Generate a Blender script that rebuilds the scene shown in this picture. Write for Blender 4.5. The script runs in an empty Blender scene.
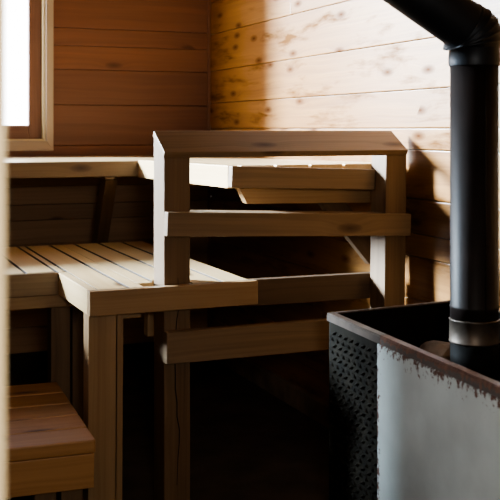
import bpy, bmesh, math, random
from mathutils import Vector, Matrix
random.seed(7)
C = bpy.context.scene.collection
EYE = 1.26                                   # eye height above the floor; heights below are given relative to it

# ------------------------------------------------------------------ materials
def new_mat(name):
    m = bpy.data.materials.new(name); m.use_nodes = True
    nt = m.node_tree
    for n in list(nt.nodes): nt.nodes.remove(n)
    return m, nt
class NT:
    def __init__(s, nt): s.nt = nt
    def n(s, t, **kw):
        x = s.nt.nodes.new(t)
        for k, v in kw.items(): setattr(x, k, v)
        return x
    def l(s, a, b): s.nt.links.new(a, b)
    def math(s, op, a, b=None, clamp=False):
        x = s.n('ShaderNodeMath', operation=op, use_clamp=clamp)
        for i, v in enumerate((a, b)):
            if v is None: continue
            if isinstance(v, (int, float)): x.inputs[i].default_value = v
            else: s.l(v, x.inputs[i])
        return x.outputs[0]
    def ramp(s, f, stops):
        x = s.n('ShaderNodeValToRGB')
        e = x.color_ramp.elements
        while len(e) < len(stops): e.new(.5)
        for i, (p, c) in enumerate(stops):
            e[i].position = p; e[i].color = (*c, 1) if len(c) == 3 else c
        s.l(f, x.inputs[0]); return x
    def mix(s, f, a, b, blend='MIX'):
        x = s.n('ShaderNodeMix', data_type='RGBA', blend_type=blend)
        for sock, v in ((x.inputs[0], f), (x.inputs[6], a), (x.inputs[7], b)):
            if isinstance(v, (int, float)): sock.default_value = v
            elif isinstance(v, tuple): sock.default_value = (*v, 1)
            else: s.l(v, sock)
        return x.outputs[2]

def wood(name, light, dark, knot, rough=.45, vary=.35, knots=1.0, grain=1.0, bump=.25, spec=.5, stain=0.0, mottled=False):
    """Sawn softwood: grain runs along UV u (metres), every board differs."""
    m, nt = new_mat(name); N = NT(nt)
    uv = N.n('ShaderNodeUVMap').outputs[0]
    geo = N.n('ShaderNodeNewGeometry')
    rnd = geo.outputs['Random Per Island']
    # gently wavy grain
    mp0 = N.n('ShaderNodeMapping'); mp0.inputs['Scale'].default_value = (1.6, 5, 1); N.l(uv, mp0.inputs[0])
    warp = N.n('ShaderNodeTexNoise'); warp.inputs['Scale'].default_value = 1; warp.inputs['Detail'].default_value = 2
    N.l(mp0.outputs[0], warp.inputs[0])
    sep = N.n('ShaderNodeSeparateXYZ'); N.l(uv, sep.inputs[0])
    # knots
    mk = N.n('ShaderNodeMapping'); mk.inputs['Scale'].default_value = (2.6, 7.0, 1); N.l(uv, mk.inputs[0])
    vo = N.n('ShaderNodeTexVoronoi', voronoi_dimensions='2D'); vo.inputs['Scale'].default_value = 1
    N.l(mk.outputs[0], vo.inputs[0])
    pick = N.n('ShaderNodeSeparateColor'); N.l(vo.outputs['Color'], pick.inputs[0])
    chosen = N.math('GREATER_THAN', pick.outputs[0], 1 - .45 * knots)
    dist = vo.outputs['Distance']
    halo = N.math('MULTIPLY', N.math('SUBTRACT', 1, N.math('MULTIPLY', dist, 3.2), True), chosen)
    core = N.math('MULTIPLY', N.math('SUBTRACT', 1, N.math('MULTIPLY', dist, 7.5), True), chosen)
    core = N.math('POWER', core, .6)
    v = N.math('ADD', sep.outputs[1], N.math('MULTIPLY', N.math('SUBTRACT', warp.outputs[0], .5), .05))
    v = N.math('ADD', v, N.math('MULTIPLY', halo, .022))
    cmb = N.n('ShaderNodeCombineXYZ')
    N.l(N.math('MULTIPLY', sep.outputs[0], 1.0), cmb.inputs[0]); N.l(v, cmb.inputs[1])
    mp1 = N.n('ShaderNodeMapping'); mp1.inputs['Scale'].default_value = (1.2, 70, 1); N.l(cmb.outputs[0], mp1.inputs[0])
    fine = N.n('ShaderNodeTexNoise'); fine.inputs['Scale'].default_value = 1.6; fine.inputs['Detail'].default_value = 5
    N.l(mp1.outputs[0], fine.inputs[0])
    mp2 = N.n('ShaderNodeMapping'); mp2.inputs['Scale'].default_value = (.5, 24, 1); N.l(cmb.outputs[0], mp2.inputs[0])
    broad = N.n('ShaderNodeTexNoise'); broad.inputs['Scale'].default_value = 1.2; broad.inputs['Detail'].default_value = 3
    N.l(mp2.outputs[0], broad.inputs[0])
    g = N.math('ADD', N.math('MULTIPLY', fine.outputs[0], .5 * grain), N.math('MULTIPLY', broad.outputs[0], 1 - .5 * grain))
    base = N.ramp(g, [(.30, dark), (.68, light)]).outputs[0]
    # board to board variation
    vcol = N.ramp(rnd, [(0, (1 - vary,) * 3), (.5, (1, 1, 1)), (1, (1 + vary * .25, 1 + vary * .2, 1 + vary * .05))]).outputs[0]
    base = N.mix(1.0, base, vcol, 'MULTIPLY')
    base = N.mix(N.math('MULTIPLY', halo, .45), base, tuple(c * .9 for c in dark))
    base = N.mix(core, base, knot)
    spec_s = None
    if mottled:      # patches of resin and weathering, broken along the grain
        mp3 = N.n('ShaderNodeMapping'); mp3.inputs['Scale'].default_value = (2.2, 11, 1); N.l(cmb.outputs[0], mp3.inputs[0])
        st = N.n('ShaderNodeTexNoise'); st.inputs['Scale'].default_value = 1; st.inputs['Detail'].default_value = 6; st.inputs['Roughness'].default_value = .65
        N.l(mp3.outputs[0], st.inputs[0])
        sm = N.ramp(st.outputs[0], [(.53, (0, 0, 0)), (.66, (1, 1, 1))]).outputs[0]
        base = N.mix(N.math('MULTIPLY', sm, stain), base, tuple(a * .6 for a in dark))
        spec_s = N.math('MULTIPLY', N.math('SUBTRACT', 1, N.math('MAXIMUM', N.math('MULTIPLY', sm, .9), core), True), spec)
    b = N.n('ShaderNodeBsdfPrincipled'); o = N.n('ShaderNodeOutputMaterial')
    N.l(base, b.inputs['Base Color'])
    b.inputs['Roughness'].default_value = rough
    if spec_s is None: b.inputs['Specular IOR Level'].default_value = spec
    else: N.l(spec_s, b.inputs['Specular IOR Level'])
    bp = N.n('ShaderNodeBump'); bp.inputs['Strength'].default_value = bump; bp.inputs['Distance'].default_value = .002
    N.l(g, bp.inputs['Height']); N.l(bp.outputs[0], b.inputs['Normal'])
    N.l(b.outputs[0], o.inputs[0])
    return m

def simple(name, col, rough=.5, metal=0.0, noise=0.0, nscale=12, bump=0.0, spec=.5):
    m, nt = new_mat(name); N = NT(nt)
    b = N.n('ShaderNodeBsdfPrincipled'); o = N.n('ShaderNodeOutputMaterial')
    tc = N.n('ShaderNodeTexCoord')
    t = N.n('ShaderNodeTexNoise'); t.inputs['Scale'].default_value = nscale; t.inputs['Detail'].default_value = 5
    N.l(tc.outputs['Object'], t.inputs[0])
    lo = tuple(max(0, c * (1 - noise)) for c in col); hi = tuple(c * (1 + noise) for c in col)
    r = N.ramp(t.outputs[0], [(.3, lo), (.7, hi)])
    N.l(r.outputs[0], b.inputs['Base Color'])
    b.inputs['Roughness'].default_value = rough; b.inputs['Metallic'].default_value = metal
    b.inputs['Specular IOR Level'].default_value = spec
    if bump:
        bp = N.n('ShaderNodeBump'); bp.inputs['Strength'].default_value = bump; bp.inputs['Distance'].default_value = .003
        N.l(t.outputs[0], bp.inputs['Height']); N.l(bp.outputs[0], b.inputs['Normal'])
    N.l(b.outputs[0], o.inputs[0]); return m

def rusty(name, paint, rust, edges, rough=.5, metal=0.0, amount=.5):
    """Painted sheet with rust eating in from its edges. UV is in metres from the top left corner; edges = (top reach, left reach)."""
    m, nt = new_mat(name); N = NT(nt)
    uv = N.n('ShaderNodeUVMap').outputs[0]
    sep = N.n('ShaderNodeSeparateXYZ'); N.l(uv, sep.inputs[0])
    n1 = N.n('ShaderNodeTexNoise'); n1.inputs['Scale'].default_value = 46; n1.inputs['Detail'].default_value = 6; n1.inputs['Roughness'].default_value = .7
    mp = N.n('ShaderNodeMapping'); mp.inputs['Scale'].default_value = (1.2, .9, 1); N.l(uv, mp.inputs[0]); N.l(mp.outputs[0], n1.inputs[0])
    n2 = N.n('ShaderNodeTexNoise'); n2.inputs['Scale'].default_value = 5; n2.inputs['Detail'].default_value = 4
    N.l(uv, n2.inputs[0])
    top = N.math('SUBTRACT', 1, N.math('DIVIDE', sep.outputs[1], edges[0]), True)
    left = N.math('SUBTRACT', 1, N.math('DIVIDE', sep.outputs[0], edges[1]), True)
    e = N.math('MAXIMUM', top, left)
    val = N.math('ADD', N.math('MULTIPLY', N.math('POWER', e, 2.2), .30), N.math('ADD', N.math('MULTIPLY', n1.outputs[0], .95), N.math('MULTIPLY', n2.outputs[0], .15)))
    mask = N.ramp(val, [(.84 - amount * .1, (0, 0, 0)), (.88 - amount * .1, (1, 1, 1))]).outputs[0]
    dirt = N.ramp(n2.outputs[0], [(.3, tuple(c * .72 for c in paint)), (.7, paint)]).outputs[0]
    rc = N.ramp(n1.outputs[0], [(.35, tuple(c * .35 for c in rust)), (.65, rust)]).outputs[0]
    col = N.mix(mask, dirt, rc)
    b = N.n('ShaderNodeBsdfPrincipled'); o = N.n('ShaderNodeOutputMaterial')
    N.l(col, b.inputs['Base Color']); b.inputs['Roughness'].default_value = rough; b.inputs['Metallic'].default_value = metal
    bp = N.n('ShaderNodeBump'); bp.inputs['Strength'].default_value = .3; bp.inputs['Distance'].default_value = .002
    N.l(mask, bp.inputs['Height']); N.l(bp.outputs[0], b.inputs['Normal'])
    N.l(b.outputs[0], o.inputs[0]); return m

M = {}
M['pine_wall'] = wood('pine wall boards', (.40, .19, .052), (.22, .085, .018), (.10, .035, .012), rough=.28, vary=.32, knots=1.2, stain=.9, mottled=True, spec=1.0)
M['cedar_wall'] = wood('cedar wall boards', (.25, .105, .060), (.165, .066, .037), (.08, .025, .01), rough=.5, vary=.35, knots=.25, grain=.8)
M['bench'] = wood('bench boards', (.40, .255, .13), (.27, .155, .072), (.09, .035, .015), rough=.42, vary=.2, knots=.45)
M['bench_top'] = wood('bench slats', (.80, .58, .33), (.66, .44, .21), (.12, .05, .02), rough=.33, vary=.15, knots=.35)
M['slat_gap_shade'] = wood('shade-dark slat edges', (.075, .04, .018), (.05, .025, .01), (.03, .012, .006), rough=.7)  # side faces coloured dark to stand in for shade in the gaps
M['dark'] = wood('shade-toned boards', (.12, .068, .034), (.075, .04, .018), (.03, .012, .006), rough=.6, knots=.6)  # dark tone carries the shade on boards below the upper bench
M['stool'] = wood('stool boards', (.52, .27, .10), (.38, .175, .055), (.10, .04, .015), rough=.5, vary=.15, knots=.4)
M['rail'] = wood('guard rail boards', (.26, .168, .094), (.160, .098, .050), (.05, .02, .01), rough=.5, vary=.15, knots=.8)
M['post'] = wood('posts', (.205, .122, .060), (.118, .064, .029), (.06, .025, .012), rough=.5, vary=.15, knots=.9)
M['trim'] = wood('pale trim', (.52, .42, .33), (.43, .34, .26), (.2, .1, .04), rough=.5, vary=.1, knots=.1)
M['lining'] = wood('lit-toned lining', (.78, .66, .42), (.70, .57, .33), (.3, .2, .1), rough=.5, vary=.05, knots=0)  # paler than the casing: light on the reveal is put into the colour
M['sash'] = wood('window sash', (.26, .125, .085), (.18, .08, .05), (.12, .05, .02), rough=.5, vary=.1, knots=.1)
M['low_wall'] = wood('low wall boards', (.48, .29, .155), (.34, .19, .095), (.07, .03, .015), rough=.6, knots=.5)
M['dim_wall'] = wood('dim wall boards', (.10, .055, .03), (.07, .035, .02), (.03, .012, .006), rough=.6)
M['jamb'] = wood('door jamb', (.60, .47, .28), (.54, .41, .23), (.5, .35, .2), rough=.6, vary=.05, knots=0)
M['ceiling'] = wood('ceiling boards', (.55, .33, .15), (.42, .22, .09), (.1, .04, .02), rough=.5)
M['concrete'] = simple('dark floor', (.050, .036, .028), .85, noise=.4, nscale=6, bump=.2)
M['curb'] = simple('dim curb', (.20, .15, .11), .9, noise=.35, nscale=9, bump=.2)
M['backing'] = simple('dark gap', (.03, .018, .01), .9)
M['black_steel'] = simple('black stove steel', (.008, .007, .006), .65, noise=.4, nscale=10, bump=.1, spec=.06)
M['tread'] = simple('dark tread plate', (.012, .0095, .006), .65, .0, noise=.5, nscale=20, bump=.1, spec=.06)
M['pipe'] = simple('dark blued pipe', (.026, .029, .034), .47, .6, noise=.25, nscale=7)
M['pipe_low'] = simple('heat browned pipe', (.017, .011, .009), .5, .0, noise=.3, nscale=9, spec=.2)
M['collar'] = simple('dull steel collar', (.095, .072, .055), .45, .6, noise=.45, nscale=14)
M['rim'] = rusty('rusty angle iron', (.10, .075, .058), (.20, .085, .045), (.02, .02), .6, .2, amount=2.2)
M['rim_dark'] = simple('brown angle iron', (.085, .060, .045), .5, .3, noise=.3, nscale=15)
M['white_sheet'] = rusty('worn pale enamel', (.64, .685, .65), (.13, .05, .025), (.13, .08), .42, amount=.45)
M['stone'] = simple('brown stove stone', (.10, .06, .035), .8, noise=.4, nscale=15, bump=.4)
M['screw'] = simple('dark screw head', (.03, .025, .02), .4, .7)
def glass():
    m, nt = new_mat('window glass'); N = NT(nt)
    tr = N.n('ShaderNodeBsdfTransparent'); gl = N.n('ShaderNodeBsdfGlossy'); gl.inputs['Roughness'].default_value = .02
    mx = N.n('ShaderNodeMixShader'); o = N.n('ShaderNodeOutputMaterial')
    mx.inputs[0].default_value = .05; N.l(tr.outputs[0], mx.inputs[1]); N.l(gl.outputs[0], mx.inputs[2]); N.l(mx.outputs[0], o.inputs[0])
    return m
M['glass'] = glass()

# ------------------------------------------------------------------ mesh helpers
class MB:
    """collects boards, bars and lathes; build() links them as ONE mesh object"""
    def __init__(s): s.bm = bmesh.new(); s.uv = s.bm.loops.layers.uv.new('UVMap')
    def _merge(s, t):
        me = bpy.data.meshes.new('tmp'); t.to_mesh(me); t.free()
        s.bm.from_mesh(me); bpy.data.meshes.remove(me)
    def board(s, p0, p1, width, thick, side=None, bevel=.003, cut0=0, cut1=0):
        """plank from p0 to p1 (centre line); width runs along `side`, thickness across. cut0/cut1 skew the end faces along the width."""
        p0, p1 = Vector(p0), Vector(p1); d = p1 - p0; L = d.length; x = d.normalized()
        y = Vector(side or (0, 0, 1)); y = (y - x * y.dot(x)).normalized(); z = x.cross(y)
        t = bmesh.new(); uvl = t.loops.layers.uv.new('UVMap')
        vs = []
        for e in (0, 1):
            for a in (-1, 1):
                for b in (-1, 1):
                    px = (cut0 * a if e == 0 else L + cut1 * a)
                    vs.append(t.verts.new((px, a * width / 2, b * thick / 2)))
        for f in ((0, 1, 3, 2), (4, 6, 7, 5), (0, 4, 5, 1), (2, 3, 7, 6), (0, 2, 6, 4), (1, 5, 7, 3)):
            t.faces.new([vs[i] for i in f])
        bmesh.ops.recalc_face_normals(t, faces=t.faces)
        if bevel: bmesh.ops.bevel(t, geom=list(t.edges), offset=bevel, segments=2, profile=.6, affect='EDGES')
        ou, ov = random.random() * 30, random.random() * 30
        for f in t.faces:
            n = f.normal
            for l in f.loops:
                c = l.vert.co
                if abs(n.x) > .75: l[uvl].uv = (ou + c.z * .8, ov + c.y * 1.0)
                elif abs(n.y) > abs(n.z): l[uvl].uv = (ou + c.x, ov + c.z + .5)
                else: l[uvl].uv = (ou + c.x, ov + c.y)
        t.transform(Matrix.Translation(p0) @ Matrix((x, y, z)).transposed().to_4x4())
        s._merge(t); return s
    def box(s, lo, hi, bevel=.003, axis=0):
        """axis-aligned board whose grain runs along `axis`"""
        lo, hi = Vector(lo), Vector(hi); c = (lo + hi) / 2; h = hi - lo
        a = [Vector((1, 0, 0)), Vector((0, 1, 0)), Vector((0, 0, 1))][axis]
        others = [i for i in range(3) if i != axis]
        w, tk = max(others, key=lambda i: h[i]), min(others, key=lambda i: h[i])
        if w == tk: w, tk = others
        sd = [0, 0, 0]; sd[w] = 1
        p0 = Vector(c); p1 = Vector(c); p0[axis] = lo[axis]; p1[axis] = hi[axis]
        return s.board(p0, p1, h[w], h[tk], sd, min(bevel, h[tk] * .3))
    def tube(s, pts, r, seg=40, ripple=None, cap=True):
        """tube along a polyline; r is a number or one radius per point"""
        t = bmesh.new(); uvl = t.loops.layers.uv.new('UVMap'); rings = []
        pts = [Vector(p) for p in pts]
        ref = None
        for i, p in enumerate(pts):
            d = (pts[min(i + 1, len(pts) - 1)] - pts[max(i - 1, 0)]).normalized()
            if ref is None: ref = d.orthogonal().normalized()
            ref = (ref - d * ref.dot(d)).normalized(); b = d.cross(ref)
            rr = r[i] if isinstance(r, (list, tuple)) else r
            rings.append([t.verts.new(p + (ref * math.cos(2 * math.pi * k / seg) + b * math.sin(2 * math.pi * k / seg)) *
                          (rr + (ripple(i, k) if ripple else 0))) for k in range(seg)])
        for a, b in zip(rings, rings[1:]):
            for k in range(seg): t.faces.new((a[k], a[(k + 1) % seg], b[(k + 1) % seg], b[k]))
        if cap: t.faces.new(rings[0][::-1]); t.faces.new(rings[-1])
        for f in t.faces: f.smooth = len(f.verts) == 4
        s._merge(t); return s
    def build(s, name, mat, parent=None):
        me = bpy.data.meshes.new(name); s.bm.normal_update(); s.bm.to_mesh(me); s.bm.free()
        o = bpy.data.objects.new(name, me); C.objects.link(o)
        if mat: me.materials.append(mat)
        if parent:
            o.parent = parent; o.matrix_parent_inverse = Matrix.Translation(-parent.location)
        return o
def Z(z): return z + EYE
def thing(name, loc, label, cat, group=None):
    o = bpy.data.objects.new(name, None); C.objects.link(o); o.location = loc; o.empty_display_size = .1
    o['label'] = label; o['category'] = cat
    if group: o['group'] = group
    return o
def struct(o): o['kind'] = 'structure'; return o

# ------------------------------------------------------------------ the room
XR, YB, XL, YF, ZC = 1.94, 5.30, -2.60, .80, 3.10      # right wall, back wall, left wall, inner front wall, ceiling
TH = .10
YE = -1.6                                              # far end of the porch the camera stands in
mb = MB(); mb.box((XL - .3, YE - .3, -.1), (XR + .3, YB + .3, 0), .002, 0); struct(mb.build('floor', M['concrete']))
mb = MB()
y = YE - .1
while y < YB + .1:
    mb.box((XL - .1, y, ZC), (XR + .1, y + .118, ZC + .03), .004, 0); y += .12
mb.box((XL - .2, YE - .2, ZC + .031), (XR + .2, YB + .2, ZC + .06), 0, 0)
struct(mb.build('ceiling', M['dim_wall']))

def split_lengths(lo, hi, joint):
    return [(lo, hi)] if joint is None else [(lo, joint - .0008), (joint + .0008, hi)]
# right wall: pine boards running along the room
seams = [-1.165, -1.05, -.92, -.78, -.615, -.46, -.377, -.252, -.0745, .003, .1424, .3205, .524, .70, .88, 1.03, 1.20, 1.40, 1.58, 1.70, 1.84]
joints = {12: 4.22, 10: None, 9: None, 5: 3.6, 2: 3.9}
mb = MB()
for i, (a, b) in enumerate(zip(seams, seams[1:])):
    for lo, hi in split_lengths(YE, YB, joints.get(i)):
        mb.box((XR, lo, Z(a) + .0012), (XR + .022, hi, Z(b) - .0012), .0035, 1)
struct(mb.build('wall_right', M['pine_wall']))
mb = MB(); mb.box((XR + .023, YE - .1, 0), (XR + TH, YB + .1, ZC), 0, 1); struct(mb.build('wall_right_backing', M['backing']))
# back wall: darker cedar boards around the window opening
WX0, WX1, WZ0, WZ1 = -1.58, 1.025, Z(-.062), Z(1.73)
seams = [-1.165, -1.03, -.90, -.75, -.60, -.476, -.395, -.30, -.20, -.0874, .128, .315, .441, .535, .72, .90, 1.03, 1.20, 1.40, 1.58, 1.70, 1.84]
mb = MB(); low = MB()
for i, (a, b) in enumerate(zip(seams, seams[1:])):
    a, b = Z(a) + .001, Z(b) - .001
    if a >= WZ1 or b <= WZ0: spans = [(XL, XR, a, b)]
    else:
        spans = [(XL, WX0, a, b), (WX1, XR, a, b)]
        if a < WZ0: spans.append((WX0, WX1, a, WZ0))
        if b > WZ1: spans.append((WX0, WX1, WZ1, b))
    for x0, x1, c, d in spans: (low if b < Z(-.12) else mb).box((x0, YB, c), (x1, YB + .022, d), .0035, 0)
struct(mb.build('wall_back', M['cedar_wall'])); struct(low.build('wall_back_lower', M['low_wall']))
mb = MB()
for lo, hi in (((XL, 0), (WX0, ZC)), ((WX1, 0), (XR, ZC)), ((WX0, 0), (WX1, WZ0)), ((WX0, WZ1), (WX1, ZC))):
    mb.box((lo[0], YB + .023, lo[1]), (hi[0], YB + TH, hi[1]), 0, 0)
struct(mb.build('wall_back_backing', M['backing']))
mb = MB()
z = 0.0
while z < ZC - .01:
    mb.box((XL - .022, YE, z + .001), (XL, YB, min(z + .14, ZC) - .001), .0035, 1); z += .14
mb.box((XL - TH, YE, 0), (XL - .023, YB, ZC), 0, 1)
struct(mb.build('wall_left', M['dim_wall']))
# front wall with the doorway the picture is taken through
DX0, DX1, DZ = .02, 1.02, 2.05
mb = MB()
for x0, x1, z0, z1 in ((XL, DX0, 0, ZC), (DX1, XR, 0, ZC), (DX0, DX1, DZ, ZC)):
    z = z0
    while z < z1 - .01:
        mb.box((x0, YF, z + .001), (x1, YF + .10, min(z + .15, z1) - .001), .003, 0); z += .15
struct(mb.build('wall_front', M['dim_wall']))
mb = MB(); mb.box((XL, YE - .1, 0), (XR, YE, ZC), .002, 0); struct(mb.build('wall_porch', M['dim_wall']))
# door jamb whose blurred edge stands at the left of the picture
mb = MB()
mb.box((DX0, YF - .025, 0), (.1212, YF + .125, DZ), .006, 2)
mb.box((DX1 - .03, YF - .025, 0), (DX1, YF + .125, DZ), .004, 2)
mb.box((.1212, YF - .025, DZ - .03), (DX1 - .03, YF + .125, DZ), .004, 0)
struct(mb.build('trim_1', M['jamb']))
# corner batten and curbs
mb = MB(); mb.box((XR - .014, YB - .016, Z(-1.16)), (XR, YB, ZC), .004, 2); struct(mb.build('trim_2', M['cedar_wall']))
mb = MB(); mb.box((XR - .02, YF + .1, 0), (XR + .02, YB, Z(-1.166)), .004, 1); struct(mb.build('baseboard_right', M['curb']))
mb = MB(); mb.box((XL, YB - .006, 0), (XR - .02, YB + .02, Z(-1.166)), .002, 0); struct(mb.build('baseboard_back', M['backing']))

# ------------------------------------------------------------------ window
win = thing('window_1', (-.3, YB, Z(-.06)), '', ''); del win['label']; del win['category']; win['kind'] = 'structure'
gx0, gx1, gz0, gz1 = -1.50, .944, Z(.02), Z(1.64)
mb = MB()                                                        # casing on the room side
mb.board((1.044, YB - .01, Z(-.0885)), (1.044, YB - .01, Z(1.78)), .038, .02, (1, 0, 0), .003, cut0=-.0265)
mb.box((WX0 - .04, YB - .02, Z(-.115)), (WX0, YB, Z(1.78)), .004, 2)
mb.board((WX0, YB - .01, Z(-.0885)), (1.044, YB - .01, Z(-.0885)), .053, .02, (0, 0, 1), .003, cut1=-.019)
mb.box((WX0, YB - .02, Z(1.73)), (1.025, YB, Z(1.78)), .004, 0)
mb.build('window_trim', M['trim'], win)
mb = MB()                                                        # lining of the opening
mb.box((1.012, YB, Z(-.062)), (1.025, YB + .12, Z(1.73)), .001, 2)
mb.box((WX0, YB, Z(-.062)), (WX0 + .013, YB + .12, Z(1.73)), .001, 2)
mb.box((WX0 + .013, YB, Z(-.062)), (1.012, YB + .12, Z(-.052)), .001, 0)
mb.box((WX0 + .013, YB, Z(1.72)), (1.012, YB + .12, Z(1.73)), .001, 0)
mb.build('window_lining', M['lining'], win)
mb = MB()
yo, y1 = YB + .04, YB + .085
mb.box((gx1, yo, Z(-.052)), (1.012, y1, Z(1.72)), .004, 2)
mb.box((WX0 + .013, yo, Z(-.052)), (gx0, y1, Z(1.72)), .004, 2)
mb.box((gx0, yo, Z(-.052)), (gx1, y1, gz0), .004, 0)
mb.box((gx0, yo, gz1), (gx1, y1, Z(1.72)), .004, 0)
mb.build('sash', M['sash'], win)
for a, b in ((gx0, gx1),):
    mb = MB(); mb.box((a, YB + .06, gz0), (b, YB + .064, gz1), 0, 0); mb.build('pane', M['glass'], win)

# ------------------------------------------------------------------ upper bench (along back wall, returning along right wall)
ub = thing('upper_bench', (XR, YB, 0), 'high L-shaped wooden bench along the back wall and right wall, top lit white', 'bench')
UX, UY, UE = 1.267, 4.42, 3.24
TL, TR = -.143, -.126                                            # seat height at the back corner / at the guard rail end
mb = MB()
w = .125
y = UY + .0
while y < YB - .03:                                              # boards along the back wall
    mb.box((XL + .002, y, Z(TL - .036)), (XR - .002, min(y + w, YB - .022), Z(TL)), .002, 0); y += w + .010
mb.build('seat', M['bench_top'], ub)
mb = MB()
x = UX + .034
while x < XR - .03:                                              # boards along the right wall
    x1 = min(x + w, XR - .003)
    mb.board(((x + x1) / 2, UE + .001, Z(TR - .019)), ((x + x1) / 2, UY - .006, Z(TL - .019)), x1 - x, .038, (1, 0, 0), .003); x += w + .010
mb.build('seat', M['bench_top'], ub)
mb = MB(); mb.box((XL + .002, UY - .04, Z(-.212)), (UX - .001, UY - .001, Z(TL - .001)), .004, 0); mb.build('fascia', M['rail'], ub)
mb = MB(); mb.board((UX + .004, UE + .001, Z(-.165)), (UX + .013, UY - .041, Z(-.178)), .079, .038, (0, 0, 1), .004)
mb.build('fascia', M['bench_top'], ub)
mb = MB(); mb.board((UX - .015, UE - .02, Z(-.163)), (1.808, UE - .02, Z(-.183)), .074, .036, (0, 0, 1), .003)
mb.build('fascia', M['rail'], ub)
mb = MB(); mb.board((1.325, UE + .06, Z(-.235)), (1.86, UE + .06, Z(-.245)), .055, .04, (0, 0, 1), .002, cut0=-.016)
mb.build('bearer', M['bench'], ub)
for by in (3.9, ): 
    mb = MB(); mb.board((UX + .04, by, Z(-.205)), (XR - .003, by, Z(-.19)), .05, .04, (0, 0, 1), .002); mb.build('bearer', M['bench'], ub)
for bx in (-1.2, 0.0, 1.12):
    mb = MB(); mb.box((bx, UY + .002, Z(-.225)), (bx + .045, YB - .002, Z(-.167)), .003, 1); mb.build('bearer', M['bench'], ub)
    mb = MB(); mb.board((bx + .0425, UY + .08, Z(-.205)), (bx + .098, YB - .075, Z(-1.12)), .085, .055, (0, .7, .7), .003)
    mb.build('brace', M['post'], ub)
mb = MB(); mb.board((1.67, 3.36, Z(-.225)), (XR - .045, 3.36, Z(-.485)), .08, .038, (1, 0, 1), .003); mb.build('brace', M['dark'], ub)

# ------------------------------------------------------------------ lower bench
lb = thing('lower_bench', (.735, 3.1, 0), 'middle-height slatted wooden bench with sunlit front corner notched around the post', 'bench')
LT = -.506
mb = MB()
G = .011                                                         # gap between slats
for x0, x1, y0 in ((.768, .863, 3.129), (.875, .920, 3.129), (.9202, .971, 3.200), (.983, 1.078, 3.250), (1.090, 1.185, 3.129), (1.197, 1.287, 3.129)):
    mb.box((x0, y0, Z(LT - .036)), (x1, 4.40, Z(LT)), .002, 1)
mb.box((.735, 3.565, Z(LT - .036)), (.757, 4.40, Z(LT)), .002, 1)
x1 = .724
while x1 > XL + .12:                                             # slats of the wing along the back
    mb.box((x1 - .096, 3.581, Z(LT - .036)), (x1, 4.40, Z(LT)), .002, 1); x1 -= .107
o = mb.build('seat', M['bench_top'], lb); o.data.materials.append(M['slat_gap_shade'])
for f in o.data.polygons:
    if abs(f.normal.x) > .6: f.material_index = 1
mb = MB(); mb.board((.735, 3.109, Z(-.545)), (1.302, 3.109, Z(-.543)), .078, .038, (0, 0, 1), .003); mb.build('fascia', M['bench'], lb)
mb = MB(); mb.board((.751, 3.1285, Z(-.545)), (.751, 3.564, Z(-.547)), .079, .032, (0, 0, 1), .003); mb.build('fascia', M['bench_top'], lb)
mb = MB(); mb.box((XL + .002, 3.561, Z(-.588)), (.734, 3.58, Z(LT) - .001), .004, 0); mb.build('fascia', M['rail'], lb)
mb = MB(); mb.box((XL + .002, 3.59, Z(-.636)), (.80, 3.63, Z(-.545)), .003, 0); mb.build('ledger', M['bench'], lb)
mb = MB(); mb.board((.80, 3.155, Z(-.577)), (.915, 3.155, Z(-.577)), .060, .030, (0, 0, 1), .003); mb.build('ledger', M['bench'], lb)
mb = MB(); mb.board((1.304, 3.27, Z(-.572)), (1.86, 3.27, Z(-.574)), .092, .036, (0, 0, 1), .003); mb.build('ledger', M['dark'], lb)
mb = MB(); mb.box((.80, 4.33, Z(-.66)), (1.28, 4.37, Z(-.545)), .003, 0); mb.build('ledger', M['bench'], lb)
mb = MB(); mb.box((.976, 3.275, Z(-.70)), (1.012, 3.32, Z(-.5425)), .003, 2); mb.build('block', M['bench'], lb)
# legs
mb = MB(); mb.board((.7815, 3.163, 0), (.7845, 3.163, Z(-.584)), .089, .072, (1, 0, 0), .003); mb.build('leg', M['bench'], lb)
mb = MB(); mb.board((.8385, 3.155, 0), (.8425, 3.155, Z(-.584)), .020, .055, (1, 0, 0), .002); mb.build('leg_batten', M['bench'], lb)
mb = MB(); mb.box((.722, 3.632, 0), (.792, 3.70, Z(-.545)), .003, 2); mb.build('leg', M['post'], lb)
mb = MB(); mb.box((.800, 3.632, 0), (.884, 3.70, Z(-.545)), .003, 2); mb.build('leg', M['post'], lb)
for lx in (-.6, -1.9):
    mb = MB(); mb.box((lx, 3.632, 0), (lx + .08, 3.70, Z(-.545)), .003, 2); mb.build('leg', M['post'], lb)

# ------------------------------------------------------------------ guard rail round the stove
gr = thing('guard_rail', (1.03, 3.2, 0), 'wooden guard rail of two square posts, sloped cap and two crossbars, behind the stove', 'railing')
def post(x0, x1, y0, y1, lean):
    t = bmesh.new()
    return MB().board(((x0 + x1) / 2 + lean, (y0 + y1) / 2, 0), ((x0 + x1) / 2, (y0 + y1) / 2, Z(-.088)), x1 - x0, y1 - y0, (1, 0, 0), .003)
def cut_post(mbx, x0, x1, y0, y1):
    # top end slopes up to the back under the tilted cap
    bm = mbx.bm
    zt = max(v.co.z for v in bm.verts)
    for v in bm.verts:
        if v.co.z > zt - .02: v.co.z += (v.co.y - y0) / (y1 - y0) * .072 - .004
p1 = post(.988, 1.077, 3.13, 3.245, .001); cut_post(p1, .988, 1.077, 3.13, 3.245); p1 = p1.build('post', M['post'], gr)
p2 = post(1.812, 1.896, 3.13, 3.235, -.016); cut_post(p2, 1.812, 1.896, 3.13, 3.235); p2.build('post', M['post'], gr)
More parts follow.
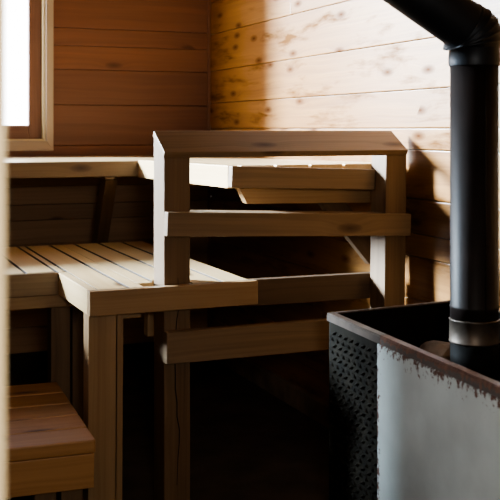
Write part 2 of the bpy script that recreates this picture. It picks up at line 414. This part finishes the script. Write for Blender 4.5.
# check (drying crack) running down the left post
mb = MB()
cx = 1.032
prev = None
pts = [(cx + random.uniform(-.004, .004) + .006 * math.sin(k * .55), 3.1298, .10 + k * .045) for k in range(16)]
mb.tube(pts, [.0007 + .0016 * math.sin(math.pi * k / 15) for k in range(16)], 8); mb.build('crack', M['backing'], p1)
# tilted cap: front-low, back-high
fy, fz, by_, bz = 3.112, Z(-.074), 3.232, Z(-.004)
mid = Vector((0, (fy + by_) / 2, (fz + bz) / 2)); sl = Vector((0, by_ - fy, bz - fz)); wd = sl.length; nrm = Vector((0, -sl.z, sl.y)).normalized()
off = mid - nrm * .0125
mb = MB(); mb.board((.984, off.y, off.z), (1.893, off.y, off.z), wd, .022, tuple(sl.normalized()), .003); mb.build('top_rail', M['rail'], gr)
mb = MB(); mb.board((.987, 3.110, Z(-.306)), (1.890, 3.110, Z(-.340)), .078, .038, (0, 0, 1), .003); mb.build('rail', M['rail'], gr)
mb = MB(); mb.board((1.079, 3.176, Z(-.283)), (1.808, 3.176, Z(-.311)), .088, .024, (0, 1, 0), .002); mb.build('rail', M['rail'], gr)
mb = MB(); mb.board((.985, 3.110, Z(-.704)), (1.90, 3.110, Z(-.704)), .102, .038, (0, 0, 1), .003); mb.build('rail', M['rail'], gr)

# ------------------------------------------------------------------ step stool in the lower left
ST = -.88
ss = thing('step_stool', (.4, 3.15, 0), 'low wooden step stool with wide crosswise boards below the slatted bench', 'step')
rot = Matrix.Translation((.686, 2.81, 0)) @ Matrix.Rotation(math.radians(-2.6), 4, 'Z')
def R(x, y, z): return rot @ Vector((x, y, z))
xs = Vector((rot.to_3x3() @ Vector((1, 0, 0)))); ys = Vector((rot.to_3x3() @ Vector((0, 1, 0))))
mb = MB()
yy = 0.0
for wd_ in (.135, .14, .14, .14, .15):
    mb.board(R(-.74, yy + wd_ / 2, Z(ST - .019)), R(0, yy + wd_ / 2, Z(ST - .019)), wd_ - .008, .038, tuple(ys), .005); yy += wd_
sd = yy
mb.build('seat', M['stool'], ss)
mb = MB(); mb.board(R(-.735, .022, Z(ST - .088)), R(-.004, .022, Z(ST - .088)), .098, .036, (0, 0, 1), .003); mb.build('apron', M['stool'], ss)
mb = MB(); mb.board(R(-.735, sd - .03, Z(ST - .088)), R(-.004, sd - .03, Z(ST - .088)), .098, .036, (0, 0, 1), .003); mb.build('apron', M['stool'], ss)
mb = MB(); mb.board(R(-.022, .041, Z(ST - .088)), R(-.022, sd - .05, Z(ST - .088)), .098, .034, (0, 0, 1), .003); mb.build('apron', M['stool'], ss)
for lx in (-.715, -.135, -.06):
    for ly in (.07, sd - .08):
        if lx == -.135 and ly > .1: continue
        mb = MB(); mb.board(R(lx, ly, 0), R(lx, ly, Z(ST - .040)), .062, .05, tuple(xs), .003); mb.build('leg', M['post'], ss)

# ------------------------------------------------------------------ stove
sv = thing('wood_stove', (1.6, 2.2, 0), 'box-shaped steel sauna stove with pale rusted side sheet and open dark top', 'stove')
SX0, SX1, SY0, SY1, SZ = 1.345, 1.84, 1.50, 2.66, Z(-.54)
shear = -.052 / .88                                             # the box stands slightly turned
def S(x, y, z): return Vector((x + (SY1 - y) * shear, y + (x - SX0) * .10, z))
def sheet(mb, a, b, c, d, t=.004):
    pass
def hexa(mb, x0, x1, y0, y1, z0, z1, bev=.002):
    t = bmesh.new(); uvl = t.loops.layers.uv.new('UVMap')
    v = [t.verts.new(S(x, y, z)) for x in (x0, x1) for y in (y0, y1) for z in (z0, z1)]
    for f in ((0, 1, 3, 2), (4, 6, 7, 5), (0, 4, 5, 1), (2, 3, 7, 6), (0, 2, 6, 4), (1, 5, 7, 3)): t.faces.new([v[i] for i in f])
    bmesh.ops.recalc_face_normals(t, faces=t.faces)
    if bev: bmesh.ops.bevel(t, geom=list(t.edges), offset=bev, segments=2, affect='EDGES')
    for f in t.faces:
        for l in f.loops:
            l[uvl].uv = (y1 - l.vert.co.y, z1 - l.vert.co.z)
    mb._merge(t); return mb
g = .012
mb = MB()                                                       # firebox and the tray walls above it
hexa(mb, SX0 + .006, SX1, SY0, SY1 - .006, .10, Z(-.70))
hexa(mb, SX0 + .006, SX0 + .012, SY0, SY1 - .006, Z(-.70), SZ - .004, 0)
hexa(mb, SX1 - .006, SX1, SY0, SY1 - .006, Z(-.70), SZ - .004, 0)
hexa(mb, SX0 + .012, SX1 - .006, SY1 - .012, SY1 - .006, Z(-.70), SZ - .004, 0)
hexa(mb, SX0 + .012, SX1 - .006, SY0, SY0 + .006, Z(-.70), SZ - .004, 0)
mb.build('firebox', M['black_steel'], sv)
for lx in (SX0 + .03, SX1 - .07):
    for ly in (SY0 + .04, SY1 - .08):
        mb = MB(); hexa(mb, lx, lx + .04, ly, ly + .04, 0, .10); mb.build('leg', M['black_steel'], sv)
# angle-iron rim in lengths
SEAM = 2.335
for x0, x1, y0, y1, mt in ((SX0 - .004, SX0 + .022, SEAM - .02, SY1 + .004, 'rim_dark'), (SX0 - .004, SX0 + .022, SY0, SEAM - .021, 'rim'),
                           (SX0 + .023, SX1 + .004, SY1 - .018, SY1 + .004, 'rim_dark'), (SX1 - .016, SX1 + .004, SY0, SY1 - .019, 'rim_dark'),
                           (SX0 + .023, SX1 - .017, SY0, SY0 + .024, 'rim')):
    mb = MB(); hexa(mb, x0, x1, y0, y1, SZ - .004, SZ)
    if x0 < SX0: hexa(mb, x0, x0 + .005, y0, y1, SZ - .024, SZ - .0045, .001)
    elif y0 > 2.5: hexa(mb, x0, x1, y1 - .005, y1, SZ - .024, SZ - .0045, .001)
    mb.build('rim', M[mt], sv)
# dark tread plate at the far end of the side, with raised lozenges
mb = MB(); hexa(mb, SX0 + .001, SX0 + .0055, SEAM, SY1 - .002, .06, SZ - .0245, .001)
t = bmesh.new()
ry = .0
zz, row = .075, 0
while zz < SZ - .035:
    yy = SEAM + .014 + (0.019 if row % 2 else 0)
    while yy < SY1 - .012:
        sgn = 1 if row % 2 else -1
        a, b = Vector((0, .0135, .0065 * sgn)), Vector((0, -.003 * sgn, .0055))
        c = Vector((SX0, yy, zz))
        base = [S(*(c + p)) + Vector((.001, 0, 0)) for p in (a, b, -a, -b)]
        apex = [S(*(c + a * .45)) - Vector((.0055, 0, 0)), S(*(c - a * .45)) - Vector((.0055, 0, 0))]
        bv = [t.verts.new(p) for p in base]; av = [t.verts.new(p) for p in apex]
        for f in ((bv[0], bv[1], av[0]), (bv[1], av[1], av[0]), (bv[1], bv[2], av[1]), (bv[2], bv[3], av[1]), (bv[3], av[0], av[1]), (bv[3], bv[0], av[0])): t.faces.new(f)
        yy += .038
    zz += .0185; row += 1
bmesh.ops.recalc_face_normals(t, faces=t.faces); mb._merge(t)
o = mb.build('tread_plate', M['tread'], sv); o['label'] = 'dark raised-pattern steel plate'
mb = MB(); hexa(mb, SX0 - .003, SX0 + .005, SY0, SEAM - .001, .06, SZ - .0245, .002)
o = mb.build('side_panel', M['white_sheet'], sv); o['label'] = 'pale sheet with rusted edges'
# ------------------------------------------------------------------ stove pipe
PX, PY, PR = 1.619, 2.32, .0665
sp = thing('stove_pipe', (PX, PY, Z(-.70)), 'dark round stove pipe with bent elbow rising from the stove', 'pipe')
mb = MB(); mb.tube([(PX, PY, Z(-.699)), (PX, PY, Z(-.575))], PR - .001, 64); mb.build('flue_socket', M['black_steel'], sp)
mb = MB(); mb.tube([(PX, PY, Z(-.582)), (PX, PY, Z(-.579)), (PX, PY, Z(-.576)), (PX, PY, Z(-.522)), (PX, PY, Z(-.519)), (PX, PY, Z(-.516))],
                   [PR, PR + .003, PR + .001, PR + .001, PR + .003, PR], 64); mb.build('collar', M['collar'], sp)
mb = MB(); mb.tube([(PX, PY, Z(-.517)), (PX, PY, Z(-.487)), (PX, PY, Z(-.484)), (PX, PY, Z(-.481)), (PX, PY, Z(.178))], [PR - .001, PR - .001, PR + .001, PR - .001, PR - .001], 64)
mb.tube([(PX - .01, PY - PR - .0005, Z(-.515)), (PX - .01, PY - PR - .0005, Z(.17))], .0016, 8)
mb.build('pipe_length', M['pipe_low'], sp)
# elbow of short crimped gores turning up and to the left
d2 = Vector((-.87, 0, .49)).normalized(); Rb = .074
mb = MB()
pts = [Vector((PX, PY, Z(.172))), Vector((PX, PY, Z(.185))), Vector((PX, PY, Z(.218)))]; rad = [PR + .002, PR + .004, PR + .002]
ang = math.acos(d2.z); NS = 26
cen = Vector((PX - Rb, PY, Z(.218)))
for k in range(1, NS + 1):
    a = ang * k / NS
    pts.append(cen + Vector((Rb * math.cos(a), 0, Rb * math.sin(a)))); rad.append(PR + .013 * math.sin(math.pi * k / NS) + (.005 if k % 5 == 0 else .002))
mb.tube(pts, rad, 64, cap=False); mb.build('elbow', M['pipe'], sp)
e = pts[-1]
mb = MB(); mb.tube([e - d2 * .004, e + d2 * .004, e + d2 * .02, e + d2 * 1.15], [PR + .004, PR + .004, PR + .002, PR + .002], 64); mb.build('pipe_length', M['pipe'], sp)
# sliver of brown stone lying in the stove's top
for k, (sx, sy, r) in enumerate(((1.63, 2.50, .062),)):
    mb = MB(); t = bmesh.new(); bmesh.ops.create_icosphere(t, subdivisions=3, radius=r)
    for v in t.verts:
        v.co *= 1 + .12 * math.sin(v.co.x * 60 + k) * math.cos(v.co.y * 47 + v.co.z * 38); v.co.z *= .66; v.co.x *= 1.1
    t.transform(Matrix.Translation((sx, sy, Z(-.70) + r * .70)))
    mb._merge(t); o = mb.build('stove_stone', M['stone'])
    o['label'] = 'brown stone lying in the dark stove top beside the pipe'; o['category'] = 'stone'

# ------------------------------------------------------------------ light
W = bpy.data.worlds.new('overcast sky'); bpy.context.scene.world = W; W.use_nodes = True
nt = W.node_tree; N = NT(nt)
for n_ in list(nt.nodes): nt.nodes.remove(n_)
bg = N.n('ShaderNodeBackground'); out = N.n('ShaderNodeOutputWorld')
tc = N.n('ShaderNodeTexCoord'); sp_ = N.n('ShaderNodeSeparateXYZ'); N.l(tc.outputs['Generated'], sp_.inputs[0])
rp = N.ramp(sp_.outputs[2], [(0.0, (.97, .97, 1.0)), (.30, (.95, .97, 1.0)), (.46, (.20, .25, .33)), (.8, (.08, .11, .18))])
N.l(rp.outputs[0], bg.inputs[0]); bg.inputs[1].default_value = 13.0; N.l(bg.outputs[0], out.inputs[0])
def light(name, typ, loc, target, energy, color, **kw):
    L = bpy.data.lights.new(name, typ); L.energy = energy; L.color = color
    for k, v in kw.items(): setattr(L, k, v)
    o = bpy.data.objects.new(name, L); C.objects.link(o); o.location = loc
    o.rotation_euler = (Vector(target) - Vector(loc)).to_track_quat('-Z', 'Y').to_euler(); return o
light('jamb_fill', 'AREA', (-.42, .30, 1.35), (.08, .78, 1.15), 9.0, (1.0, .95, .86), shape='DISK', size=.25)  # unseen fill light added beside the door to brighten the jamb
p = light('window_portal', 'AREA', ((gx0 + gx1) / 2, YB + .13, (gz0 + gz1) / 2), ((gx0 + gx1) / 2, 0, (gz0 + gz1) / 2), 1, (1, 1, 1), shape='RECTANGLE', size=gx1 - gx0, size_y=gz1 - gz0)
p.data.cycles.is_portal = True
sd_ = Vector((1.05, -1.0, -.47))
light('low_sun', 'SUN', (0, 7, 4), Vector((0, 7, 4)) + sd_, 45.0, (.68, .85, 1.0), angle=math.radians(10))
light('door_fill', 'AREA', (.06, -.45, 1.55), (.75, 3.0, .7), 19.0, (1.0, .94, .85), shape='DISK', size=.3)  # unseen soft fill added behind the camera for the front faces

# ------------------------------------------------------------------ camera
cd = bpy.data.cameras.new('camera'); cam = bpy.data.objects.new('camera', cd); C.objects.link(cam)
yaw = math.atan(416 / 1010)
cam.location = (0, 0, EYE); cam.rotation_euler = (math.radians(90), 0, -yaw)
cd.sensor_width = 36; cd.lens = 1010 / 500 * 36; cd.shift_y = -(250 - 129) / 500
cd.clip_start = .02
cd.dof.use_dof = True; cd.dof.focus_distance = 3.25; cd.dof.aperture_fstop = 6.5
sc = bpy.context.scene; sc.camera = cam
sc.view_settings.view_transform = 'AgX'
sc.view_settings.look = 'AgX - Medium High Contrast'
sc.view_settings.exposure = -.02
sc.cycles.max_bounces = 8; sc.cycles.diffuse_bounces = 5
